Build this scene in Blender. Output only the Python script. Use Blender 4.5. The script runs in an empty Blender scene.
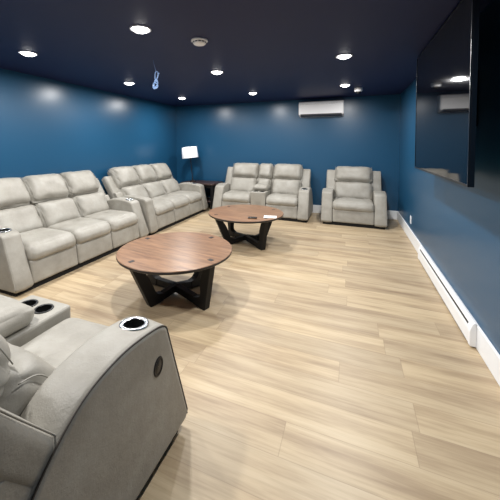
import bpy, bmesh, math, random
from mathutils import Vector, Matrix, noise

# ------------------------------------------------------------------ camera, world, exposure
scn = bpy.context.scene
COL = scn.collection
PI = math.pi
cd = bpy.data.cameras.new('camera'); cam = bpy.data.objects.new('camera', cd); COL.objects.link(cam)
cam.location = (0, 0, 1.4098)
cam.rotation_euler = (PI/2 - 0.0349, 0, 0.3859)
cd.sensor_width = 36; cd.sensor_fit = 'HORIZONTAL'; cd.lens = 21.6
cd.shift_x = (250 - 229.06)/500; cd.shift_y = -(250 - 155.14)/500
cd.clip_start = 0.02; cd.clip_end = 50
scn.camera = cam
w = bpy.data.worlds.new('world'); scn.world = w; w.use_nodes = True
w.node_tree.nodes['Background'].inputs[0].default_value = (0.5, 0.6, 0.8, 1)
w.node_tree.nodes['Background'].inputs[1].default_value = 0.05
vs = scn.view_settings
vs.view_transform = 'Standard'; vs.look = 'None'; vs.gamma = 1; vs.use_curve_mapping = False
vs.exposure = 0.0
LIGHT_W = 27.0
LAMP_COL = (1.0, 0.985, 0.965)

XL, XR, YB, YR, H = -3.99, 0.836, 6.38, -1.5, 2.345

# ------------------------------------------------------------------ materials
def srgb(r, g, b):
    f = lambda c: (c/255/12.92) if c/255 <= .04045 else ((c/255+.055)/1.055)**2.4
    return (f(r), f(g), f(b), 1)

class NT:
    def __init__(s, name):
        s.m = bpy.data.materials.new(name); s.m.use_nodes = True
        s.t = s.m.node_tree; s.b = s.t.nodes['Principled BSDF']
    def n(s, typ, **kw):
        nd = s.t.nodes.new(typ)
        for k, v in kw.items():
            if k.startswith('_'): setattr(nd, k[1:], v)
        return nd
    def l(s, a, b): s.t.links.new(a, b)
    def math(s, op, a, b=None, c=None):
        nd = s.t.nodes.new('ShaderNodeMath'); nd.operation = op
        for i, v in enumerate((a, b, c)):
            if v is None: continue
            if isinstance(v, (int, float)): nd.inputs[i].default_value = v
            else: s.l(v, nd.inputs[i])
        return nd.outputs[0]
    def mix(s, fac, a, b, mode='MIX'):
        nd = s.t.nodes.new('ShaderNodeMix'); nd.data_type = 'RGBA'; nd.blend_type = mode
        for sock, v in ((nd.inputs[0], fac), (nd.inputs[6], a), (nd.inputs[7], b)):
            if isinstance(v, (int, float)): sock.default_value = v
            elif isinstance(v, tuple): sock.default_value = v
            else: s.l(v, sock)
        return nd.outputs[2]
    def ramp(s, fac, stops):
        nd = s.t.nodes.new('ShaderNodeValToRGB'); e = nd.color_ramp.elements
        while len(e) < len(stops): e.new(0.5)
        for i, (p, c) in enumerate(stops): e[i].position = p; e[i].color = c
        s.l(fac, nd.inputs[0]); return nd.outputs[0]
    def coord(s, which='Object', scale=(1,1,1)):
        c = s.t.nodes.new('ShaderNodeTexCoord'); m = s.t.nodes.new('ShaderNodeMapping')
        m.inputs['Scale'].default_value = scale; s.l(c.outputs[which], m.inputs[0]); return m.outputs[0]
    def noise(s, vec, scale, detail=3, rough=.5):
        nd = s.t.nodes.new('ShaderNodeTexNoise'); s.l(vec, nd.inputs['Vector'])
        nd.inputs['Scale'].default_value = scale; nd.inputs['Detail'].default_value = detail
        nd.inputs['Roughness'].default_value = rough; return nd.outputs[0]
    def bump(s, h, strength, dist):
        nd = s.t.nodes.new('ShaderNodeBump'); nd.inputs['Strength'].default_value = strength
        nd.inputs['Distance'].default_value = dist; s.l(h, nd.inputs['Height'])
        s.l(nd.outputs[0], s.b.inputs['Normal'])
    def set(s, **kw):
        for k, v in kw.items():
            k = k.replace('_', ' ')
            if isinstance(v, (int, float, tuple)): s.b.inputs[k].default_value = v
            else: s.l(v, s.b.inputs[k])

def simple(name, col, rough=.5, metal=0., bump=None, var=.06, **kw):
    t = NT(name); v = t.coord()
    n = t.noise(v, 9, 2)
    dark = tuple(c*(1-var) for c in col[:3]) + (1,)
    t.set(Base_Color=t.mix(n, dark, col), Roughness=rough, Metallic=metal)
    if bump: t.bump(t.noise(v, bump[0], 3), bump[1], .002)
    for k, x in kw.items(): t.b.inputs[k.replace('_', ' ')].default_value = x
    return t.m

def leather():
    t = NT('grey_leather'); v = t.coord()
    big = t.noise(v, 5, 4, .6); fine = t.noise(v, 160, 2)
    c = t.ramp(big, [(.3, srgb(139,135,126)), (.5, srgb(151,147,138)), (.7, srgb(161,158,150))])
    t.set(Base_Color=c, Roughness=.46)
    t.b.inputs['Specular IOR Level'].default_value = .4
    h = t.math('ADD', t.math('MULTIPLY', fine, .25), t.math('MULTIPLY', t.noise(v, 22, 4, .6), 1.0))
    t.bump(h, .5, .005)
    return t.m

def wall_paint(name, col, rough, spec=.5):
    t = NT(name); v = t.coord()
    n = t.noise(v, 1.3, 3)
    t.set(Base_Color=t.mix(n, tuple(c*.93 for c in col[:3])+(1,), col), Roughness=rough)
    t.b.inputs['Specular IOR Level'].default_value = spec
    t.bump(t.noise(v, 220, 2), .12, .001)
    return t.m

def floor_mat():
    t = NT('oak_plank_floor')
    c = t.n('ShaderNodeTexCoord'); sx = t.n('ShaderNodeSeparateXYZ'); t.l(c.outputs['Object'], sx.inputs[0])
    X, Y = sx.outputs[0], sx.outputs[1]
    PW, PL = .185, 1.25
    ry = t.math('DIVIDE', Y, PW); row = t.math('FLOOR', ry); fy = t.math('FRACT', ry)
    wn = t.n('ShaderNodeTexWhiteNoise', _noise_dimensions='1D'); t.l(row, wn.inputs['W'])
    rx = t.math('ADD', t.math('DIVIDE', X, PL), t.math('MULTIPLY', wn.outputs[0], 7.3))
    colm = t.math('FLOOR', rx); fx = t.math('FRACT', rx)
    cmb = t.n('ShaderNodeCombineXYZ'); t.l(row, cmb.inputs[0]); t.l(colm, cmb.inputs[1])
    w2 = t.n('ShaderNodeTexWhiteNoise', _noise_dimensions='2D'); t.l(cmb.outputs[0], w2.inputs['Vector'])
    rnd = w2.outputs[0]
    # grain, stretched along the plank (X) and shifted per plank
    gv = t.n('ShaderNodeCombineXYZ')
    t.l(t.math('ADD', t.math('MULTIPLY', X, .8), t.math('MULTIPLY', rnd, 37)), gv.inputs[0])
    t.l(t.math('MULTIPLY', Y, 8), gv.inputs[1]); t.l(t.math('MULTIPLY', rnd, 9), gv.inputs[2])
    g1 = t.noise(gv.outputs[0], 1.3, 5, .6)
    gv2 = t.n('ShaderNodeCombineXYZ')
    t.l(t.math('ADD', t.math('MULTIPLY', X, 3), t.math('MULTIPLY', rnd, 11)), gv2.inputs[0])
    t.l(t.math('MULTIPLY', Y, 75), gv2.inputs[1])
    g2 = t.noise(gv2.outputs[0], 1.0, 4, .6)
    base = t.ramp(g1, [(.25, srgb(140,119,94)), (.42, srgb(169,149,121)), (.55, srgb(187,168,138)), (.75, srgb(198,181,152))])
    tint = t.ramp(rnd, [(0, (.84,.83,.83,1)), (.5, (.95,.94,.93,1)), (1, (1.04,1.03,1.0,1))])
    c1 = t.mix(1.0, base, tint, 'MULTIPLY')
    gr = t.ramp(g2, [(.28, (.76,.74,.71,1)), (.55, (1,1,1,1))])
    c2 = t.mix(.8, c1, gr, 'MULTIPLY')
    ey = t.math('MINIMUM', fy, t.math('SUBTRACT', 1, fy)); ex = t.math('MINIMUM', fx, t.math('SUBTRACT', 1, fx))
    seam = t.math('MAXIMUM', t.math('LESS_THAN', ey, .010), t.math('LESS_THAN', ex, .0016))
    c3 = t.mix(t.math('MULTIPLY', seam, .35), c2, srgb(120,98,75))
    t.set(Base_Color=c3, Roughness=.42)
    t.bump(t.math('SUBTRACT', t.math('MULTIPLY', g2, .3), seam), .2, .002)
    return t.m

def walnut():
    t = NT('walnut_top')
    c = t.n('ShaderNodeTexCoord'); mp = t.n('ShaderNodeMapping'); mp.inputs['Rotation'].default_value = (0, 0, PI/2+.12)
    t.l(c.outputs['Object'], mp.inputs[0]); sx = t.n('ShaderNodeSeparateXYZ'); t.l(mp.outputs[0], sx.inputs[0])
    X, Y = sx.outputs[0], sx.outputs[1]
    row = t.math('FLOOR', t.math('DIVIDE', X, .125))
    wn = t.n('ShaderNodeTexWhiteNoise', _noise_dimensions='1D'); t.l(row, wn.inputs['W'])
    gv = t.n('ShaderNodeCombineXYZ'); t.l(t.math('MULTIPLY', X, 16), gv.inputs[0])
    t.l(t.math('ADD', t.math('MULTIPLY', Y, 2), t.math('MULTIPLY', wn.outputs[0], 20)), gv.inputs[1])
    g = t.noise(gv.outputs[0], 1.4, 6, .65)
    base = t.ramp(g, [(.25, srgb(88,62,44)), (.45, srgb(126,94,69)), (.6, srgb(146,112,84)), (.8, srgb(166,132,102))])
    tint = t.ramp(wn.outputs[0], [(0, (.85,.84,.83,1)), (1, (1.05,1.03,1.0,1))])
    t.set(Base_Color=t.mix(1, base, tint, 'MULTIPLY'), Roughness=.33)
    t.bump(g, .08, .002)
    return t.m

def emit(name, col, st):
    t = NT(name); t.set(Base_Color=(1,1,1,1), Roughness=.5)
    t.b.inputs['Emission Color'].default_value = col; t.b.inputs['Emission Strength'].default_value = st
    return t.m

M = dict(
    leather=leather(), floor=floor_mat(), walnut=walnut(),
    wall=wall_paint('blue_wall_paint', srgb(28,77,110), .31, .5),
    ceiling=wall_paint('navy_ceiling_paint', srgb(19,28,72), .55, .4),
    white=simple('white_trim_paint', srgb(238,240,242), .4, var=.02),
    plastic=simple('white_plastic', srgb(242,243,245), .35, var=.01),
    ac_dark=simple('grey_vent_plastic', srgb(62,64,72), .5),
    black=simple('black_wood', srgb(9,9,12), .5, bump=(60, .2), Specular_IOR_Level=.3),
    plinth=simple('black_plinth_cloth', srgb(14,13,13), .9),
    cup=simple('black_cup_plastic', srgb(8,8,9), .45),
    chrome=simple('brushed_chrome', srgb(205,207,210), .25, 1.0),
    piping=simple('dark_piping', srgb(72,66,60), .6),
    shade=simple('white_lamp_shade_fabric', srgb(240,242,246), .8, var=.01),
    bronze=simple('dark_bronze', srgb(66,54,48), .35, .8),
    darkwood=simple('dark_brown_wood', srgb(58,40,36), .4, bump=(30, .2), var=.3),
    bezel=simple('black_bezel_plastic', srgb(12,13,18), .3),
    screen=simple('glossy_black_screen', srgb(6,7,11), .045, IOR=1.6, var=.0),
    steel=simple('black_steel', srgb(22,22,25), .45, .6),
    paper=simple('white_paper', srgb(240,240,238), .8, var=.02),
    cord=simple('pale_blue_plastic_cord', srgb(150,185,235), .4),
    lamp_glow=emit('downlight_glow', (1, .98, .95, 1), 12.0),
    trimring=simple('white_ring_metal', srgb(220,225,235), .4, var=.02),
    inlay=simple('black_inlay', srgb(26,20,20), .4),
)

# ------------------------------------------------------------------ helpers
def link(name, bm, mat, parent=None, smooth=True, flat_big=0):
    me = bpy.data.meshes.new(name); bm.normal_update(); bm.to_mesh(me); bm.free()
    me.materials.append(mat if not isinstance(mat, str) else M[mat])
    for p in me.polygons: p.use_smooth = smooth and not (flat_big and len(p.vertices) > flat_big)
    o = bpy.data.objects.new(name, me); COL.objects.link(o)
    if parent: o.parent = parent
    return o
def tag(o, label, cat, group=None):
    o['label'] = label; o['category'] = cat
    if group: o['group'] = group
    return o
def thing(name, label, cat, loc=(0,0,0), rz=0, group=None):
    o = bpy.data.objects.new(name, None); COL.objects.link(o); o.empty_display_size = .1
    o.location = loc; o.rotation_euler = (0, 0, rz); return tag(o, label, cat, group)
def struct(name, bm, mat):
    o = link(name, bm, mat, smooth=False); o['kind'] = 'structure'; return o

def box_bm(x0, x1, y0, y1, z0, z1, bev=0, seg=3, bm=None):
    b = bmesh.new(); bmesh.ops.create_cube(b, size=1)
    for v in b.verts:
        v.co = Vector((x0+(v.co.x+.5)*(x1-x0), y0+(v.co.y+.5)*(y1-y0), z0+(v.co.z+.5)*(z1-z0)))
    if bev: bmesh.ops.bevel(b, geom=b.edges[:], offset=bev, segments=seg, affect='EDGES', profile=.5)
    if bm is None: return b
    join(bm, b); return bm
def join(bm, b):
    me = bpy.data.meshes.new('tmp'); b.to_mesh(me); b.free(); bm.from_mesh(me); bpy.data.meshes.remove(me)
def lathe(prof, n=40, center=(0,0,0), axis='Z', cap=True):
    b = bmesh.new(); rings = []
    for r, z in prof:
        ring = []
        for i in range(n):
            a = 2*PI*i/n
            if axis == 'Z': p = (r*math.cos(a), r*math.sin(a), z)
            elif axis == 'X': p = (z, r*math.cos(a), r*math.sin(a))
            else: p = (r*math.cos(a), z, r*math.sin(a))
            ring.append(b.verts.new(Vector(p)+Vector(center)))
        rings.append(ring)
    for a, c in zip(rings, rings[1:]):
        for i in range(n): b.faces.new((a[i], a[(i+1)%n], c[(i+1)%n], c[i]))
    if cap: b.faces.new(rings[0][::-1]); b.faces.new(rings[-1])
    bmesh.ops.recalc_face_normals(b, faces=b.faces[:]); return b
def tube(pts, r, n=8, closed=False, bm=None):
    b = bm or bmesh.new(); P = [Vector(p) for p in pts]; rings = []
    N = len(P); up = Vector((0, 0, 1))
    for i, p in enumerate(P):
        a = P[(i-1) % N] if (closed or i > 0) else P[i]; c = P[(i+1) % N] if (closed or i < N-1) else P[i]
        t = (c-a).normalized(); s = t.cross(up)
        if s.length < .05: s = t.cross(Vector((1, 0, 0)))
        s.normalize(); u = s.cross(t)
        rr = r(i/(N-1)) if callable(r) else r
        rings.append([b.verts.new(p+rr*(s*math.cos(2*PI*k/n)+u*math.sin(2*PI*k/n))) for k in range(n)])
    m = N if closed else N-1
    for i in range(m):
        A, C = rings[i], rings[(i+1) % N]
        for k in range(n): b.faces.new((A[k], A[(k+1)%n], C[(k+1)%n], C[k]))
    if not closed: b.faces.new(rings[0][::-1]); b.faces.new(rings[-1])
    bmesh.ops.recalc_face_normals(b, faces=b.faces[:]); return b
def prism(poly, axis, a0, a1, bev=0, seg=2):
    """poly of (p,q); axis X -> (y,z) outline extruded in x"""
    b = bmesh.new()
    mk = {'X': lambda p, q, a: (a, p, q), 'Y': lambda p, q, a: (p, a, q), 'Z': lambda p, q, a: (p, q, a)}[axis]
    A = [b.verts.new(mk(p, q, a0)) for p, q in poly]; C = [b.verts.new(mk(p, q, a1)) for p, q in poly]
    n = len(poly)
    for i in range(n): b.faces.new((A[i], A[(i+1)%n], C[(i+1)%n], C[i]))
    b.faces.new(A[::-1]); b.faces.new(C)
    bmesh.ops.recalc_face_normals(b, faces=b.faces[:])
    if bev: bmesh.ops.bevel(b, geom=[e for e in b.edges if e.calc_face_angle(0) > .5], offset=bev, segments=seg, affect='EDGES', profile=.5)
    return b

def cushion(w, d, h, r, puff=(0, 0, 0, 0), wr=.004, seed=0, n=18):
    """soft rounded block centred on the origin; puff = (+z, -z, +y, +-x); returns list-bmesh"""
    b = bmesh.new(); bmesh.ops.create_cube(b, size=2)
    bmesh.ops.subdivide_edges(b, edges=b.edges[:], cuts=n, use_grid_fill=True)
    hx, hy, hz = w/2, d/2, h/2; rr = min(r, hx, hy, hz)
    for v in b.verts:
        u = Vector([math.sin(max(-1, min(1, c))*PI/2) for c in v.co])
        p = Vector((u.x*hx, u.y*hy, u.z*hz))
        c = Vector([max(-(s-rr), min(s-rr, q)) for s, q in zip((hx, hy, hz), p)])
        dv = p-c
        if dv.length > 1e-7: p = c+dv.normalized()*rr*min(1, 1) if max(abs(u.x), abs(u.y), abs(u.z)) > .9999 else p
        k = 4
        fx, fy, fz = 1-abs(u.x)**k, 1-abs(u.y)**k, 1-abs(u.z)**2
        if u.z > 0: p.z += puff[0]*fx*fy*u.z
        else: p.z += puff[1]*fx*fy*u.z
        if u.y > 0: p.y += puff[2]*fx*fz*u.y
        p.x += puff[3]*fy*fz*u.x
        if wr:
            q = Vector((p.x*9+seed*3.1, p.y*9+seed, p.z*9-seed*1.7))
            edge = (abs(u.x)**3+abs(u.y)**3+abs(u.z)**3)/2
            f = noise.noise(q)*wr*.8
            ang = math.atan2(p.y/hy+p.z/hz, p.x/hx)
            f += noise.noise(Vector((math.cos(ang)*7+seed, math.sin(ang)*7, seed*.7)))*wr*edge*1.2
            p += (p.normalized() if p.length else Vector())*f
        v.co = p
    return b
def xform(b, fn):
    for v in b.verts: v.co = Vector(fn(v.co))
    return b
def cut(o, cutters):
    """really cut round wells out of a part"""
    for cb in cutters:
        me = bpy.data.meshes.new('cutter'); cb.to_mesh(me); cb.free()
        co = bpy.data.objects.new('cutter', me); COL.objects.link(co); co.parent = o
        m = o.modifiers.new('b', 'BOOLEAN'); m.operation = 'DIFFERENCE'; m.object = co; m.solver = 'EXACT'
        bpy.context.view_layer.update()
        dg = bpy.context.evaluated_depsgraph_get()
        new = bpy.data.meshes.new_from_object(o.evaluated_get(dg)); old = o.data
        o.modifiers.clear(); o.data = new; new.name = old.name; bpy.data.meshes.remove(old)
        bpy.data.objects.remove(co); bpy.data.meshes.remove(me)

# ------------------------------------------------------------------ the room
def slab(name, x0, x1, y0, y1, z0, z1, mat): return struct(name, box_bm(x0, x1, y0, y1, z0, z1), mat)
T = .12
slab('floor', XL-T, XR+T, YR-T, YB+T, -.1, 0, 'floor')
slab('ceiling', XL-T, XR+T, YR-T, YB+T, H, H+.1, 'ceiling')
slab('wall_back', XL-T, XR+T, YB, YB+T, 0, H, 'wall')
slab('wall_left', XL-T, XL, YR, YB, 0, H, 'wall')
slab('wall_right', XR, XR+T, YR, YB, 0, H, 'wall')
slab('wall_rear', XL-T, XR+T, YR-T, YR, 0, H, 'wall')
def baseboard(name, x0, x1, y0, y1):
    struct(name, box_bm(x0, x1, y0, y1, 0, .165, .004, 1), 'white')
BT = .016
baseboard('baseboard_back', XL, XR, YB-BT, YB)
baseboard('baseboard_left', XL, XL+BT, YR, YB-BT)
baseboard('baseboard_right', XR-BT, XR, YR, YB-BT)
baseboard('baseboard_rear', XL+BT, XR-BT, YR, YR+BT)

# ------------------------------------------------------------------ downlights
def downlight(x, y, label):
    t = thing('recessed_downlight', label, 'ceiling light', (x, y, H), 0, 'recessed downlights in the navy ceiling')
    link('trim_ring', lathe([(.066, -.001), (.084, -.001), (.086, -.004), (.082, -.008), (.068, -.006), (.066, -.001)], 36, cap=False), 'trimring', t)
    link('lens', lathe([(.001, -.030), (.025, -.028), (.045, -.022), (.060, -.012), (.066, -.004), (.066, -.001)], 32, cap=False), 'lamp_glow', t)
    ld = bpy.data.lights.new('downlight_beam', 'AREA'); ld.shape = 'DISK'; ld.size = .12; ld.energy = LIGHT_W; ld.color = LAMP_COL
    lo = bpy.data.objects.new('light_beam', ld); COL.objects.link(lo); lo.parent = t; lo.location = (0, 0, -.034)
for x, y, lab in [
    (-3.07, 2.10, 'lit recessed downlight by left wall, nearest the camera, at upper left corner'),
    (-1.59, 2.01, 'large bright recessed downlight left of and nearest the smoke detector'),
    (-3.13, 3.68, 'lit recessed downlight beside the hanging pale blue cord, second along left wall'),
    (-3.15, 5.25, 'small lit recessed downlight in far left corner above the table lamp'),
    (-1.61, 3.55, 'lit recessed downlight in middle of ceiling behind the smoke detector'),
    (-1.66, 5.23, 'small lit recessed downlight above the far loveseat'),
    (-0.08, 3.42, 'lit recessed downlight on the right, in front of the wall air conditioner'),
    (-0.10, 5.08, 'lit recessed downlight beside the dome camera, just above the air conditioner'),
    (-0.10, 1.86, 'recessed downlight at the very top edge, right of the smoke detector'),
    (-3.05, 0.50, 'recessed downlight over the left side near the camera'),
    (-1.57, 0.45, 'recessed downlight over the near loveseat'),
]: downlight(x, y, lab)

# ------------------------------------------------------------------ recliner family
def arc_pts(pts, n=6):
    """Catmull-Rom through control points"""
    out = []
    for i in range(len(pts)-1):
        p0 = pts[max(i-1, 0)]; p1 = pts[i]; p2 = pts[i+1]; p3 = pts[min(i+2, len(pts)-1)]
        for k in range(n):
            s = k/n
            out.append(tuple(.5*((2*b)+(-a+c)*s+(2*a-5*b+4*c-d)*s*s+(-a+3*b-3*c+d)*s**3) for a, b, c, d in zip(p0, p1, p2, p3)))
    out.append(pts[-1]); return out
def arm_profile(ks, ah, rake=0.):
    top = arc_pts([(-.165, .575), (-.185, .615), (-.25, .645), (-.41, .668), (-.53, .662), (-.63, .635), (-.72, .575), (-.80, .49), (-.90, .33), (-.95, .20)], 5)
    pts = [(-.02, .045), (-.002, .062), (0, .085), (-.055, .25), (-.11, .41)] + top + [(-.96, .045)]
    return [(y*ks + rake*min(1, max(0, (z-.085)/.5))*max(0, min(1, (y+.45)/.25)), z*ah if z > .2 else z) for y, z in pts]
def inset_poly(poly, d):
    n = len(poly); out = []
    area = sum(poly[i][0]*poly[(i+1)%n][1]-poly[(i+1)%n][0]*poly[i][1] for i in range(n))
    s = 1 if area > 0 else -1
    for i in range(n):
        a, b, c = Vector(poly[i-1]), Vector(poly[i]), Vector(poly[(i+1) % n])
        e1 = (b-a).normalized(); e2 = (c-b).normalized()
        n1 = Vector((-e1.y, e1.x))*s; n2 = Vector((-e2.y, e2.x))*s
        m = (n1+n2); m = m/max(.6, m.length_squared/2)
        p = b+m*d; out.append((p.x, p.y))
    return out
def make_arm(x0, x1, ks, ah, parent, cup, outer, button, pipe_r, pipe, rake=0.):
    prof = arm_profile(ks, ah, rake)
    R = .022; layers = []
    for a in (0, 30, 60, 90): layers.append((x0+R*(1-math.sin(math.radians(a))), R*(1-math.cos(math.radians(90-a)))) if False else (x0+R*(1-math.cos(math.radians(a))), R*(1-math.sin(math.radians(a)))))
    mid = (x0+x1)/2
    layers.append((mid, -.006))
    layers += [(x0+x1-lx, s) for lx, s in layers[:4][::-1]]
    b = bmesh.new(); rings = []
    for lx, s in layers:
        rings.append([b.verts.new((lx, y, z)) for y, z in inset_poly(prof, s)])
    n = len(prof)
    for A, C in zip(rings, rings[1:]):
        for i in range(n): b.faces.new((A[i], A[(i+1)%n], C[(i+1)%n], C[i]))
    b.faces.new(rings[0][::-1]); b.faces.new(rings[-1])
    bmesh.ops.recalc_face_normals(b, faces=b.faces[:])
    o = link('arm', b, 'leather', parent, flat_big=4)
    if cup:
        cy, cz = -.285*ks, .655*ah-.0005
        tilt = .10
        def T3(v): # tilt about x so the ring follows the sloping arm top
            return (mid+1.15*v.x, cy+1.15*v.y, cz+v.z-tilt*1.15*v.y)
        cut(o, [xform(lathe([(.040, -.07), (.040, .05)], 32), T3)])
        for p in o.data.polygons: p.use_smooth = len(p.vertices) <= 4
        c = link('cup_holder', xform(lathe([(.036, .004), (.040, .008), (.050, .0075), (.053, .002), (.050, -.004), (.0395, -.003), (.0395, -.068), (.036, -.064), (.036, .004)], 36, cap=False), T3), 'chrome', o)
        c['label'] = 'chrome ringed cup holder'
        link('cup_well', xform(lathe([(.0355, .003), (.0355, -.062), (.001, -.063)], 32, cap=False), T3), 'cup', c)
    # piping along the outer edge
    xo = (x0 if outer < 0 else x1) - outer*.005
    pp = [(xo, y, z) for y, z in inset_poly(prof, .005)[1:-1]]
    link('piping', tube(pp, pipe_r, 6), pipe, o)
    if button:
        xb = x1 if outer > 0 else x0
        r = lathe([(.022, 0), (.027, .003), (.031, .003), (.033, 0)], 28, (xb, -.25*ks, .475*ah), 'X', cap=False)
        def elong(v): return (v.x if outer > 0 else 2*xb-v.x, v.y, .475*ah+(v.z-.475*ah)*1.25)
        bo = link('recline_button', xform(r, elong), 'steel', o)
        link('button_face', xform(lathe([(.001, .0015), (.022, .0015), (.023, 0)], 24, (xb, -.25*ks, .475*ah), 'X', cap=False), elong), 'cup', bo)
    return o

def make_recliner(name, label, loc, rz, segs, arm_w, ks=1., ah=.885, cups=(0, 0), button=False, group=None, pipe_r=.0022, seat_z=.44, seed=0, lean=28, pipe='leather', by=-.475, rake=0., hl=.36, win=.085):
    root = thing(name, label, 'sofa' if len(segs) > 1 else 'armchair', loc, rz, group)
    W = sum(s[1] for s in segs)+2*arm_w; x = -W/2
    link('plinth', box_bm(-W/2+.03, W/2-.03, -.92*ks, -.05*ks, 0, .06), 'plinth', root, smooth=False)
    make_arm(-W/2, -W/2+arm_w, ks, ah, root, cups[0], -1, False, pipe_r, pipe, rake)
    make_arm(W/2-arm_w, W/2, ks, ah, root, cups[1], 1, button, pipe_r, pipe, rake)
    # reclining shell behind the cushions, wings showing past them
    sa, ca = math.sin(math.radians(lean)), math.cos(math.radians(lean))
    def back(x0, t, nrm):  # across, up the back, forward off it
        return (x0, (by - t*sa + nrm*ca)*ks, .40 + t*ca + nrm*sa)
    b = cushion(W-win, .82, .12, .035, (0, 0, 0, 0), .002, seed+50, 12)
    shl = link('back_shell', xform(b, lambda v: back(v.x, .24+v.y, -.155+v.z)), 'leather', root)
    for s in (-1, 1):
        pts = [back(s*((W-win)/2-.012), yy, zz) for yy, zz in arc_pts([(.03, -.098), (.2, -.096), (.45, -.097), (.62, -.102), (.649, -.15)], 4)]
        link('seam', tube(pts, .0028, 5), 'leather', shl)
    link('back_panel', prism([(-.60*ks, .05), (-.965*ks, .05), (-.955*ks, .40), (-.915*ks, .62), (-.74*ks, .62), (-.60*ks, .40)], 'X', -W/2+win/2+.004, W/2-win/2-.004, .015, 2), 'leather', root, smooth=False)
    x = -W/2+arm_w
    for i, (kind, sw) in enumerate(segs):
        xc = x+sw/2; sd = seed+i*7.3
        if kind == 'seat':
            b = cushion(sw-.004, .68, .17, .055, (.022, 0, .018, 0), .004, sd, 20)
            link('seat_cushion', xform(b, lambda v: (xc+v.x, (-.375+v.y)*ks-.04*max(0, v.z/.085)*(1 if v.y > 0 else 0), seat_z-.085+v.z)), 'leather', root)
            b = cushion(sw-.006, .08, .225, .022, (0, 0, .006, 0), .002, sd+2, 14)
            link('footrest', xform(b, lambda v: (xc+v.x, (-.06+v.y-(v.z+.11)*.16)*ks, .168+v.z)), 'leather', root)
        else:
            zt = .50
            o = link('console', box_bm(xc-sw/2+.004, xc+sw/2-.004, -.60*ks, -.06*ks, .05, zt, .018, 3), 'leather', root)
            cyl = []
            for dx in (-.064, .064):
                cyl.append(lathe([(.043, zt-.08), (.043, zt+.05)], 32, (xc+dx, -.155*ks, 0)))
            cut(o, cyl)
            for p in o.data.polygons: p.use_smooth = False
            for dx in (-.064, .064):
                q = link('cup_holder', lathe([(.040, zt+.003), (.048, zt+.005), (.051, zt), (.0425, zt-.001), (.0425, zt-.075), (.040, zt-.072), (.040, zt+.003)], 32, (xc+dx, -.155*ks, 0), cap=False), 'cup', o)
                link('cup_well', lathe([(.0395, zt), (.0395, zt-.07), (.001, zt-.071)], 32, (xc+dx, -.155*ks, 0), cap=False), 'cup', q)
            b = cushion(sw-.015, .34, .10, .045, (.022, 0, .015, 0), .005, sd, 14)
            link('armrest_pad', xform(b, lambda v: (xc+v.x, (-.43+v.y)*ks, zt+.05+v.z)), 'leather', root)
        bw = sw-.008
        b = cushion(bw, .385, .18, .075, (.055, 0, 0, 0), .010, sd+3, 22)
        lb = link('lumbar_cushion', xform(b, lambda v: back(xc+v.x, (.178+v.y), -.08+v.z)), 'leather', root)
        for s in (-1, 1):
            pts = [back(xc+s*(bw/2-.014), .178+yy, -.08+zz) for yy, zz in arc_pts([(-.15, .078), (-.05, .096), (.06, .096), (.13, .085), (.175, .045)], 4)]
            link('seam', tube(pts, .0024, 5), 'leather', lb)
        HL = hl
        b = cushion(bw, HL, .19, .08, (.055, 0, .015, 0), .011, sd+4, 22)
        def head(v):
            t = .362+HL/2+v.y; nn = -.09+v.z
            if v.y > 0: nn -= (v.y/(HL/2))**2*.02
            return back(xc+v.x, t, nn)
        h = link('head_cushion', xform(b, head), 'leather', root)
        for s in (-1, 1):  # welt seams at both ends of the head cushion
            pts = [head(Vector((s*(bw/2-.012), yy, zz))) for yy, zz in arc_pts([(-.14, .087), (-.05, .102), (.05, .101), (.13, .090), (HL/2-.008, .045), (HL/2+.002, -.03)], 4)]
            link('seam', tube(pts, .0022, 5), 'leather', h)
        x += sw
    return root

G3 = 'three-seat recliner sofas along the left wall'
L3 = 1.955
make_recliner('recliner_sofa', 'grey leather three-seat recliner sofa along left wall, nearer the camera', (-2.81, 1.755+L3/2, 0), -PI/2,
              [('seat', (L3-.36)/3)]*3, .18, cups=(1, 1), group=G3, seed=1, lean=33, by=-.535, hl=.405, seat_z=.425)
make_recliner('recliner_sofa', 'grey leather three-seat recliner sofa along left wall, farther one beside the table lamp', (-2.81, 3.77+1.96/2, 0), -PI/2,
              [('seat', (1.96-.36)/3)]*3, .18, cups=(1, 0), group=G3, seed=21, lean=33, by=-.535, hl=.405, seat_z=.425, rake=.075)
make_recliner('recliner_loveseat', 'grey leather two-seat recliner with centre console against the back wall', (-1.65, 5.47, 0), PI,
              [('seat', .60), ('console', .31), ('seat', .60)], .195, ks=.85, cups=(1, 0), seed=41, seat_z=.43)
make_recliner('recliner_armchair', 'single grey leather recliner armchair against back wall below the air conditioner', (.045, 5.51, 0), PI,
              [('seat', .67)], .19, ks=.82, cups=(0, 0), seed=61, seat_z=.42, hl=.34)
make_recliner('recliner_loveseat', 'large grey leather recliner with cup holders in lower left foreground, cut by frame', (-.74-1.78/2, 1.28, 0), 0,
              [('seat', .53), ('console', .34), ('seat', .53)], .19, ah=1.0, cups=(1, 1), button=True, seed=81, pipe_r=.0035, seat_z=.46, lean=36, pipe='piping', by=-.45, hl=.405, win=.026)

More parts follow.
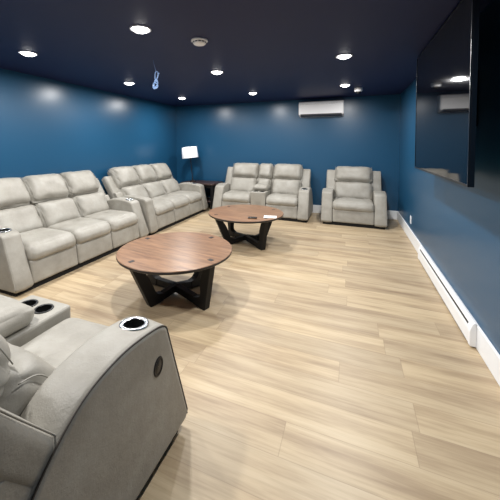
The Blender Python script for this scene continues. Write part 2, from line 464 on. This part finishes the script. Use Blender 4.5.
# ------------------------------------------------------------------ coffee tables
def coffee_table(x, y, rots, feet, label, r):
    rots = [math.radians(a) for a in rots]
    t = thing('coffee_table', label, 'coffee table', (x, y, 0), 0, 'round walnut coffee tables')
    zt = .44
    top = link('table_top', lathe([(.001, zt-.032), (r-.02, zt-.032), (r-.003, zt-.020), (r, zt-.012), (r, zt-.003), (r-.003, zt), (.001, zt)], 96, cap=False), 'walnut', t, smooth=False)
    for p in top.data.polygons: p.use_smooth = abs(p.normal.z) < .5
    link('edge_band', lathe([(r-.018, zt-.034), (r-.001, zt-.024), (r+.0015, zt-.014), (r+.0015, zt-.006), (r-.001, zt-.005), (r-.02, zt-.030)], 96, cap=False), 'inlay', top)
    for k in range(4):
        a = rots[k % 2]+(PI if k > 1 else 0)
        R = Matrix.Rotation(a, 4, 'Z')
        f = feet[k % 2]
        outer = [(.475, zt-.033), (f+.006, .012), (f, 0), (f-.045, 0)]
        inner = arc_pts([(f-.135, .078), (f-.085, .090), (f-.050, .125), ((f+.39)/2-.045, .25), (.40, zt-.033)], 4)
        poly = outer+[(f-.135, .014)]+inner
        b = prism(poly, 'Y', -.034, .034, .004, 1); b.transform(R)
        link('leg', b, 'black', t, smooth=False)
        b = box_bm(.425, .473, -.018, .018, zt-.006, zt+.0012); b.transform(R)
        link('inlay', b, 'inlay', t, smooth=False)
    for k in range(2):
        R = Matrix.Rotation(rots[k], 4, 'Z'); q = feet[k]-.1345
        poly = [(-q, .014), (0, .040), (q, .014), (q, .078), (0, .104), (-q, .078)]
        dz = .0 if k == 0 else .002
        b = prism([(p, q+dz) for p, q in poly], 'Y', -.030, .030, .004, 1); b.transform(R)
        link('cross_stretcher', b, 'black', t, smooth=False)
    return t
coffee_table(-1.508, 2.389, (-18, -112), (.40, .29), 'round walnut coffee table with black crossed legs, nearer one with bare top', .526)
coffee_table(-1.395, 4.074, (-35, -138), (.40, .30), 'round walnut coffee table with black crossed legs, farther one holding remote and paper', .536)
def at(ob, x, y, z, rz=0): ob.location = (x, y, z); ob.rotation_euler = (0, 0, rz); return ob
rm = tag(at(bpy.data.objects.new('remote_control', None), -1.19, 3.75, .44, .25), 'small black remote control lying on farther coffee table', 'remote control'); COL.objects.link(rm)
link('casing', box_bm(-.06, .06, -.021, .021, 0, .016, .006, 2), 'bezel', rm)
b = bmesh.new()
for i in range(4):
    for j in (-1, 1): box_bm(-.04+i*.022, -.028+i*.022, j*.009-.004, j*.009+.004, .0158, .0175, bm=b)
link('buttons', b, 'steel', rm, smooth=False)
b = box_bm(-.085, .085, -.06, .06, 0, .006, .002, 1)
pp = link('folded_paper', b, 'paper'); at(pp, -.99, 3.90, .44, .2); tag(pp, 'white folded paper lying beside the remote on farther coffee table', 'paper')

# ------------------------------------------------------------------ end table and lamp
t = thing('end_table', 'dark wood end table in the corner behind farther sofa, under the lamp', 'side table', (-3.11, 6.04, 0))
link('table_top', box_bm(-.41, .41, -.27, .27, .535, .57, .005, 2), 'darkwood', t)
link('shelf', box_bm(-.36, .36, -.22, .22, .16, .18, .003, 1), 'darkwood', t)
link('apron', box_bm(-.37, .37, -.235, .235, .47, .535, .003, 1), 'black', t, smooth=False)
for sx in (-1, 1):
    for sy in (-1, 1):
        link('leg', box_bm(sx*.36-.035, sx*.36+.035, sy*.225-.03, sy*.225+.03, 0, .53, .004, 1), 'black', t, smooth=False)
t = thing('table_lamp', 'slightly tilted table lamp with white drum shade on end table in corner', 'lamp', (-3.34, 6.02, .57))
tl = math.radians(-6.5)
Rt = Matrix.Rotation(tl, 4, 'Y')
def L(name, b, mat, par=t, **k): b.transform(Rt); return link(name, b, mat, par, **k)
link('base', lathe([(.001, 0), (.075, 0), (.075, .012), (.03, .022), (.012, .03), (.001, .03)], 32, cap=False), 'bronze', t)
L('pole', lathe([(.012, .018), (.010, .08), (.0075, .10), (.0075, .58), (.013, .59), (.013, .62), (.004, .63), (.004, .80), (.001, .80)], 20, cap=False), 'bronze')
sh = L('lamp_shade', lathe([(.185, .54), (.170, .79), (.167, .79), (.182, .54), (.185, .54)], 48, cap=False), 'shade')
b = bmesh.new()
for k in range(3):
    a = k*2*PI/3; tube([(0, 0, .785), (.167*math.cos(a), .167*math.sin(a), .785)], .0025, 6, bm=b)
L('shade_spider', b, 'bronze')
L('finial', lathe([(.001, .80), (.008, .802), (.011, .812), (.008, .822), (.001, .826)], 16, cap=False), 'chrome')
L('bulb', lathe([(.001, .63), (.013, .632), (.016, .66), (.028, .70), (.028, .715), (.018, .74), (.001, .745)], 20, cap=False), 'plastic')

# ------------------------------------------------------------------ air conditioner
t = thing('wall_air_conditioner', 'white wall-mounted air conditioner high on the back wall', 'air conditioner', (-.565, YB, 1.97))
prof = [(0, .30), (-.17, .30), (-.195, .285), (-.205, .25), (-.20, .052), (-.185, .035), (-.08, .012), (0, .005)]
link('casing', prism(prof, 'X', -.425, .425, .006, 2), 'plastic', t, smooth=False)
link('louver', prism([(-.199, .052), (-.182, .034), (-.085, .011), (-.085, .004), (-.190, .024), (-.2045, .050)], 'X', -.39, .39), 'ac_dark', t, smooth=False)
b = bmesh.new()
for i in range(7): box_bm(-.39, .39, -.165+i*.021, -.155+i*.021, .2995, .303, bm=b)
link('intake_grille', b, 'ac_dark', t, smooth=False)
link('end_trim', box_bm(-.424, .424, -.2058, -.2035, .243, .2455), 'ac_dark', t, smooth=False)

# ------------------------------------------------------------------ television
TX, TY0, TY1, TZ0, TZ1 = .640, 2.15, 3.73, 1.16, 2.325
t = thing('television', 'large black flat television held off the right wall on a bracket', 'television', (TX, (TY0+TY1)/2, (TZ0+TZ1)/2))
hy, hz = (TY1-TY0)/2, (TZ1-TZ0)/2
link('casing', box_bm(.002, .030, -hy, hy, -hz, hz, .003, 2), 'bezel', t, smooth=False)
fr = bmesh.new()
for a in ((-hy, hy, hz-.012, hz), (-hy, hy, -hz, -hz+.014), (-hy, -hy+.010, -hz+.014, hz-.012), (hy-.010, hy, -hz+.014, hz-.012)):
    box_bm(-.004, .0025, *a, bm=fr)
link('bezel', fr, 'bezel', t, smooth=False)
link('screen', box_bm(-.0015, .0022, -hy+.010, hy-.010, -hz+.014, hz-.012), 'screen', t, smooth=False)
link('edge_strip', box_bm(-.0046, -.0036, -hy+.0015, -hy+.0035, -hz, hz), 'chrome', t, smooth=False)
b = box_bm(.19, XR-TX, -.28, .28, -.2, .2, .004, 1)
for s in (-1, 1): box_bm(.040, .055, s*.25-.02, s*.25+.02, -.3, .3, bm=b)
tube([(.045, -.2, .05), (.12, 0, .05), (.19, .1, .05)], .018, 8, bm=b); tube([(.045, .2, -.05), (.12, 0, -.05), (.19, -.1, -.05)], .018, 8, bm=b)
box_bm(.045, .06, -.27, .27, .0, .09, bm=b); box_bm(.045, .06, -.27, .27, -.09, -.0, bm=b)
link('wall_bracket', b, 'steel', t, smooth=False)

# ------------------------------------------------------------------ heater, socket, ceiling fittings
t = thing('baseboard_heater', 'long white electric baseboard heater at foot of right wall', 'heater', (XR-BT, (2.52+4.25)/2, 0))
hl = (4.25-2.52)/2
hp = [(0, .012), (-.034, .012), (-.038, .02), (-.038, .112), (-.034, .132), (-.020, .168), (-.014, .174), (0, .174)]
link('casing', prism([(a, q) for a, q in hp], 'Y', -hl, hl, .003, 1), 'white', t, smooth=False)
link('grille_slot', prism([(-.0335, .1365), (-.0285, .1495), (-.0265, .148), (-.0315, .135)], 'Y', -hl+.06, hl-.06), 'cup', t, smooth=False)
for s in (-1, 1):
    link('end_cap', prism([(a*1.05, q*1.02-.003) for a, q in hp], 'Y', s*hl-.03 if s > 0 else -hl-.004, hl+.004 if s > 0 else -hl+.03, .003, 1), 'plastic', t, smooth=False)
link('foot', box_bm(-.03, -.01, -hl+.1, hl-.1, 0, .013), 'ac_dark', t, smooth=False)

t = thing('wall_outlet', 'small white electrical outlet low on right wall near far corner', 'outlet', (XR, 5.09, .30))
link('cover_plate', box_bm(-.007, 0, -.036, .036, -.058, .058, .002, 1), 'plastic', t, smooth=False)
for s in (-1, 1): link('socket', box_bm(-.0085, -.0065, -.016, .016, s*.024-.014, s*.024+.014, .001, 1), 'trimring', t, smooth=False)

t = thing('smoke_detector', 'round white smoke detector on the navy ceiling', 'smoke detector', (-1.27, 2.42, H))
link('base', lathe([(.001, 0), (.075, 0), (.075, -.012), (.066, -.016), (.001, -.016)], 40, cap=False), 'plastic', t)
link('cover', lathe([(.060, -.016), (.058, -.030), (.048, -.040), (.001, -.042)], 40, cap=False), 'plastic', t)
b = bmesh.new()
for k in range(12):
    a = k*PI/6; bb = box_bm(.0575, .0612, -.010, .010, -.028, -.020); bb.transform(Matrix.Rotation(a, 4, 'Z')); join(b, bb)
link('vents', b, 'ac_dark', t, smooth=False)

t = thing('dome_camera', 'small white dome security camera on ceiling beside the far right downlight', 'security camera', (.10, 5.40, H))
link('housing', lathe([(.001, 0), (.062, 0), (.066, -.02), (.062, -.055), (.048, -.068), (.040, -.064), (.001, -.060)], 36, cap=False), 'plastic', t)
link('lens_ball', lathe([(.044, -.060), (.042, -.078), (.034, -.092), (.018, -.102), (.001, -.105)], 28, cap=False), 'cup', t)

t = thing('hanging_cord', 'pale blue looped cord hanging on a thread from ceiling, left of centre', 'cord', (-2.04, 2.79, H))
link('thread', tube([(0, 0, 0), (.008, .005, -.05), (.022, .008, -.10), (.03, .008, -.135)], .0018, 6), 'cord', t)
random.seed(4)
def loop(cx, cz, rx, rz, tilt, ph):
    pts = []
    for i in range(28):
        a = 2*PI*i/28; px, pz = rx*math.cos(a), rz*math.sin(a)
        pts.append((cx+px*math.cos(tilt)-pz*math.sin(tilt), .008*math.sin(2*a+ph), cz+px*math.sin(tilt)+pz*math.cos(tilt)))
    return pts
b = bmesh.new()
tube(loop(.040, -.185, .018, .055, -.12, 0), .0055, 7, True, b)
tube(loop(.028, -.265, .022, .045, -.30, 1), .0065, 7, True, b)
tube(loop(.022, -.285, .030, .032, .2, 2), .0065, 7, True, b)
tube([(.030, 0, -.24), (.05, .004, -.20), (.066, .006, -.155), (.074, 0, -.150)], .007, 7, bm=b)
link('looped_cord', b, 'cord', t)
link('tie', lathe([(.015, -.012), (.018, 0), (.015, .012)], 16, (.034, 0, -.232)), 'cord', t)
